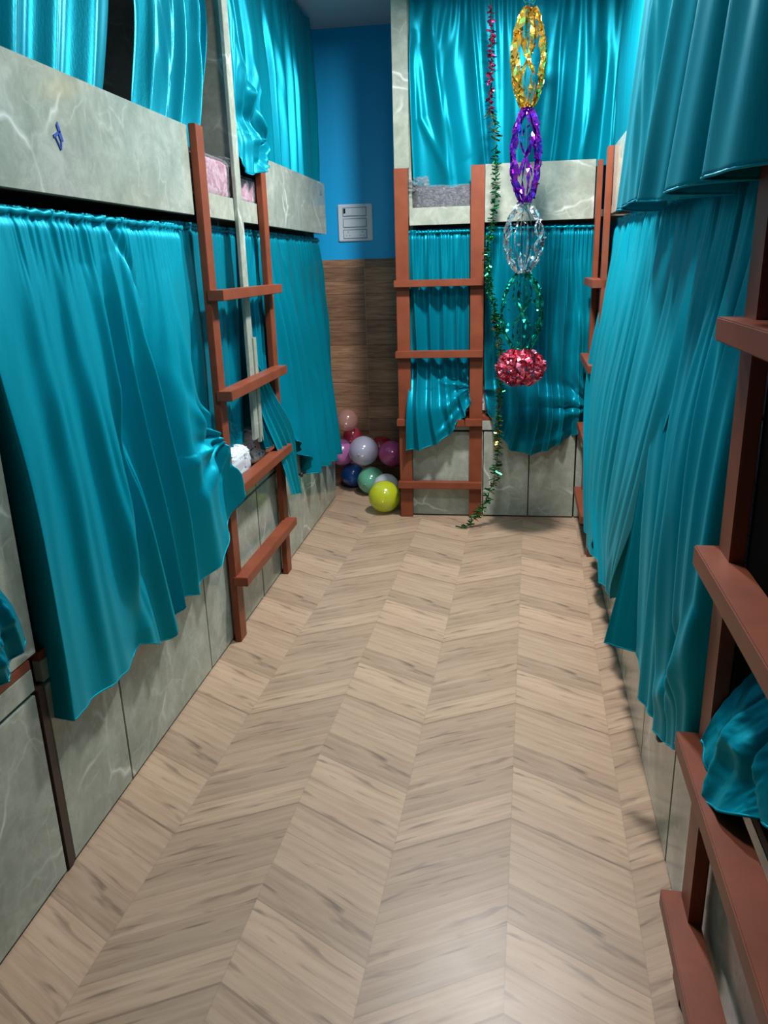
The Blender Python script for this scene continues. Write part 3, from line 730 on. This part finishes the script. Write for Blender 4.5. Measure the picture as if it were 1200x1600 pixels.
# ------------------------------------------------------------------ foil garland
FG = {'gold': foil_mat('gold_foil', (.95, .62, .12)), 'purple': foil_mat('purple_foil', (.42, .05, .75)), 'silver': foil_mat('silver_foil', (.80, .86, .90)),
      'green': foil_mat('green_foil', (.02, .50, .36)), 'red': foil_mat('red_foil', (1, .22, .32), .30), 'cyan': foil_mat('cyan_foil', (.10, .65, .70))}
gx0, gy = .088, 3.90
gar = thing('foil_garland', 'hanging foil garland of gold, purple, silver, green and red cut foil', 'garland', (gx0, gy, CEIL))
def ribbon(bm, pts, w, rnd, twist=1.0):
    """a narrow strip of foil along pts, edges turned at random"""
    prev = None; a = rnd.uniform(0, 6)
    for i, p in enumerate(pts):
        a += rnd.uniform(-1, 1)*twist
        d = (Vector(pts[min(i+1, len(pts)-1)])-Vector(pts[max(i-1, 0)])).normalized()
        s = d.cross(Vector((math.cos(a), math.sin(a), .2))).normalized()*w*(.6+.6*rnd.random())
        q = (bm.verts.new(Vector(p)-s), bm.verts.new(Vector(p)+s))
        if prev: bm.faces.new((prev[0], prev[1], q[1], q[0]))
        prev = q
def section(name, z1, z0, R, col, seed, lobes=2, strands=8, cx=gx0, flake=1.0, inner=True, w=.0045):
    rnd = random.Random(seed); bm = bmesh.new(); H = z1-z0
    def prof(t): return .30+.70*math.sin(math.pi*min(max(t, 0), 1))**.7
    n = 22
    for k in range(strands):                      # outer net: pairs of strips crossing over each other
        a0 = 2*math.pi*k/strands if strands > 10 else (0 if k % 2 else math.pi)+rnd.uniform(-.75, .75)
        for sgn in (-1, 1):
            pts = []
            for i in range(n+1):
                t = i/n; a = a0+sgn*(.5*math.pi/strands*2)*math.sin(t*math.pi*4)*.5
                r = R*prof(t); pts.append((cx+r*math.cos(a), gy+r*math.sin(a), z1-t*H))
            ribbon(bm, pts, w, rnd)
    if inner:
        for k in range(4):                            # inner loops meeting in the middle
            a = math.pi/2*k+.4
            pts = []
            for i in range(n+1):
                t = i/n; r = R*.45*abs(math.sin(t*math.pi*lobes))+.003
                pts.append((cx+r*math.cos(a), gy+r*math.sin(a), z1-t*H))
            ribbon(bm, pts, w*.8, rnd)
    for i in range(int(70*flake)):                # loose cut corners that stick out and catch the lamp
        t = rnd.random(); a = rnd.uniform(0, 2*math.pi); r = R*prof(t)
        c = Vector((cx+r*math.cos(a), gy+r*math.sin(a), z1-t*H)); L = rnd.uniform(.006, .014)
        o = Vector((math.cos(a), math.sin(a), rnd.uniform(-1.2, .6))).normalized(); s = o.cross(Vector((rnd.uniform(-1, 1), rnd.uniform(-1, 1), 1))).normalized()
        v = [bm.verts.new(c-s*L*.5), bm.verts.new(c+s*L*.5), bm.verts.new(c+s*L*.4+o*L), bm.verts.new(c-s*L*.3+o*L*1.1)]
        bm.faces.new(v)
    for zc in (z1, z0):                           # crumpled disc that joins to the next colour
        for i in range(14):
            a = 2*math.pi*i/14; b = a+.5; r = R*.42
            bm.faces.new([bm.verts.new((cx, gy, zc+rnd.uniform(-.006, .006))), bm.verts.new((cx+r*math.cos(a), gy+r*math.sin(a), zc+rnd.uniform(-.012, .012))), bm.verts.new((cx+r*math.cos(b), gy+r*math.sin(b), zc+rnd.uniform(-.012, .012)))])
    o = obj(name, bm, FG[col], gar)
    return o
section('foil_section', CEIL-.004, 2.445, .045, 'cyan', 1)
section('foil_section', 2.425, 2.045, .068, 'gold', 2, strands=8, flake=2.6, w=.0115)
section('foil_section', 2.035, 1.652, .066, 'purple', 3, strands=8, flake=1.9, w=.0105)
section('foil_section', 1.642, 1.345, .092, 'silver', 4, lobes=1, strands=6, flake=1.6, w=.0065)
section('foil_section', 1.335, .990, .098, 'green', 5, strands=6, flake=1.8, w=.0085)
section('foil_section', .985, .825, .112, 'red', 6, lobes=1, strands=16, flake=3.6, w=.014)
bm = bmesh.new(); tube(bm, [(gx0, gy, CEIL-.001), (gx0, gy, .86)], .0008, 5); obj('thread', bm, M_METAL, gar)

# thin tinsel garland down to the floor
TP = [(-.085, 4.05, CEIL-.002), (-.079, 4.10, 2.536), (-.076, 4.12, 2.276), (-.080, 4.14, 2.08), (-.055, 4.15, 2.0), (-.046, 4.16, 1.72), (-.060, 4.17, 1.60), (-.088, 4.18, 1.425), (-.070, 4.18, 1.27),
      (-.026, 4.18, 1.05), (0, 4.17, .852), (-.018, 4.16, .617), (-.012, 4.15, .444), (-.033, 4.14, .266), (-.090, 4.13, .12), (-.158, 4.12, .022), (-.19, 4.11, .007), (-.215, 4.10, .006)]
tin = thing('tinsel_garland', 'thin tinsel garland, pink above and green gold below, its tail on the floor', 'garland', TP[0])
def along(t):
    L = [0]
    for a, b in zip(TP, TP[1:]): L.append(L[-1]+(Vector(b)-Vector(a)).length)
    d = t*L[-1]
    for i in range(len(TP)-1):
        if d <= L[i+1]:
            k = (d-L[i])/(L[i+1]-L[i]); return Vector(TP[i]).lerp(Vector(TP[i+1]), k)
    return Vector(TP[-1])
bm = bmesh.new(); tube(bm, [along(i/80) for i in range(81)], .0016, 5); obj('cord', bm, foil_mat('olive_cord', (.25, .30, .08), .4), tin)
def bristles(name, t0, t1, cols, num, seed, L0, L1, w):
    rnd = random.Random(seed); bms = [bmesh.new() for _ in cols]
    for i in range(num):
        t = t0+(t1-t0)*(i+rnd.random())/num; p = along(t); bm = bms[rnd.randrange(len(cols))]
        a = rnd.uniform(0, 2*math.pi); L = rnd.uniform(L0, L1)
        o = Vector((math.cos(a), math.sin(a)*.6, rnd.uniform(-.7, .5))).normalized()
        if p.z < .03: o.z = abs(o.z)*.4
        s = o.cross(Vector((rnd.uniform(-1, 1), .3, rnd.uniform(-1, 1)))).normalized()*w
        e = p+o*L; e.z = max(e.z, .004)
        bm.faces.new([bm.verts.new(p-s), bm.verts.new(p+s), bm.verts.new(e+s*1.1), bm.verts.new(e-s*1.1)])
    for bm, c in zip(bms, cols): obj(name, bm, c, tin)
pk = foil_mat('pink_tinsel_foil', (.75, .10, .28)); gn = foil_mat('green_tinsel_foil', (.02, .30, .10)); gd = foil_mat('olive_gold_tinsel_foil', (.42, .32, .06)); cyn = foil_mat('blue_green_tinsel_foil', (.0, .25, .32))
bristles('pink_tinsel', .07, .225, [pk, pk], 120, 3, .012, .024, .006)
bristles('blue_tinsel', .12, .26, [cyn], 34, 4, .026, .044, .003)
bristles('olive_tinsel', .22, .27, [gd], 22, 5, .026, .046, .004)
bristles('green_tinsel', .28, .42, [gn, gn], 150, 9, .014, .030, .0035)
bristles('green_tinsel', .42, .60, [gn], 330, 6, .012, .028, .0035)
bristles('olive_tinsel', .56, .82, [gd], 240, 7, .016, .034, .003)
bristles('green_tinsel', .60, .82, [gn], 120, 17, .016, .036, .003)
bristles('green_tinsel', .82, 1.0, [gn], 110, 8, .022, .040, .0034)
bristles('olive_tinsel', .82, 1.0, [gd], 50, 18, .018, .034, .003)
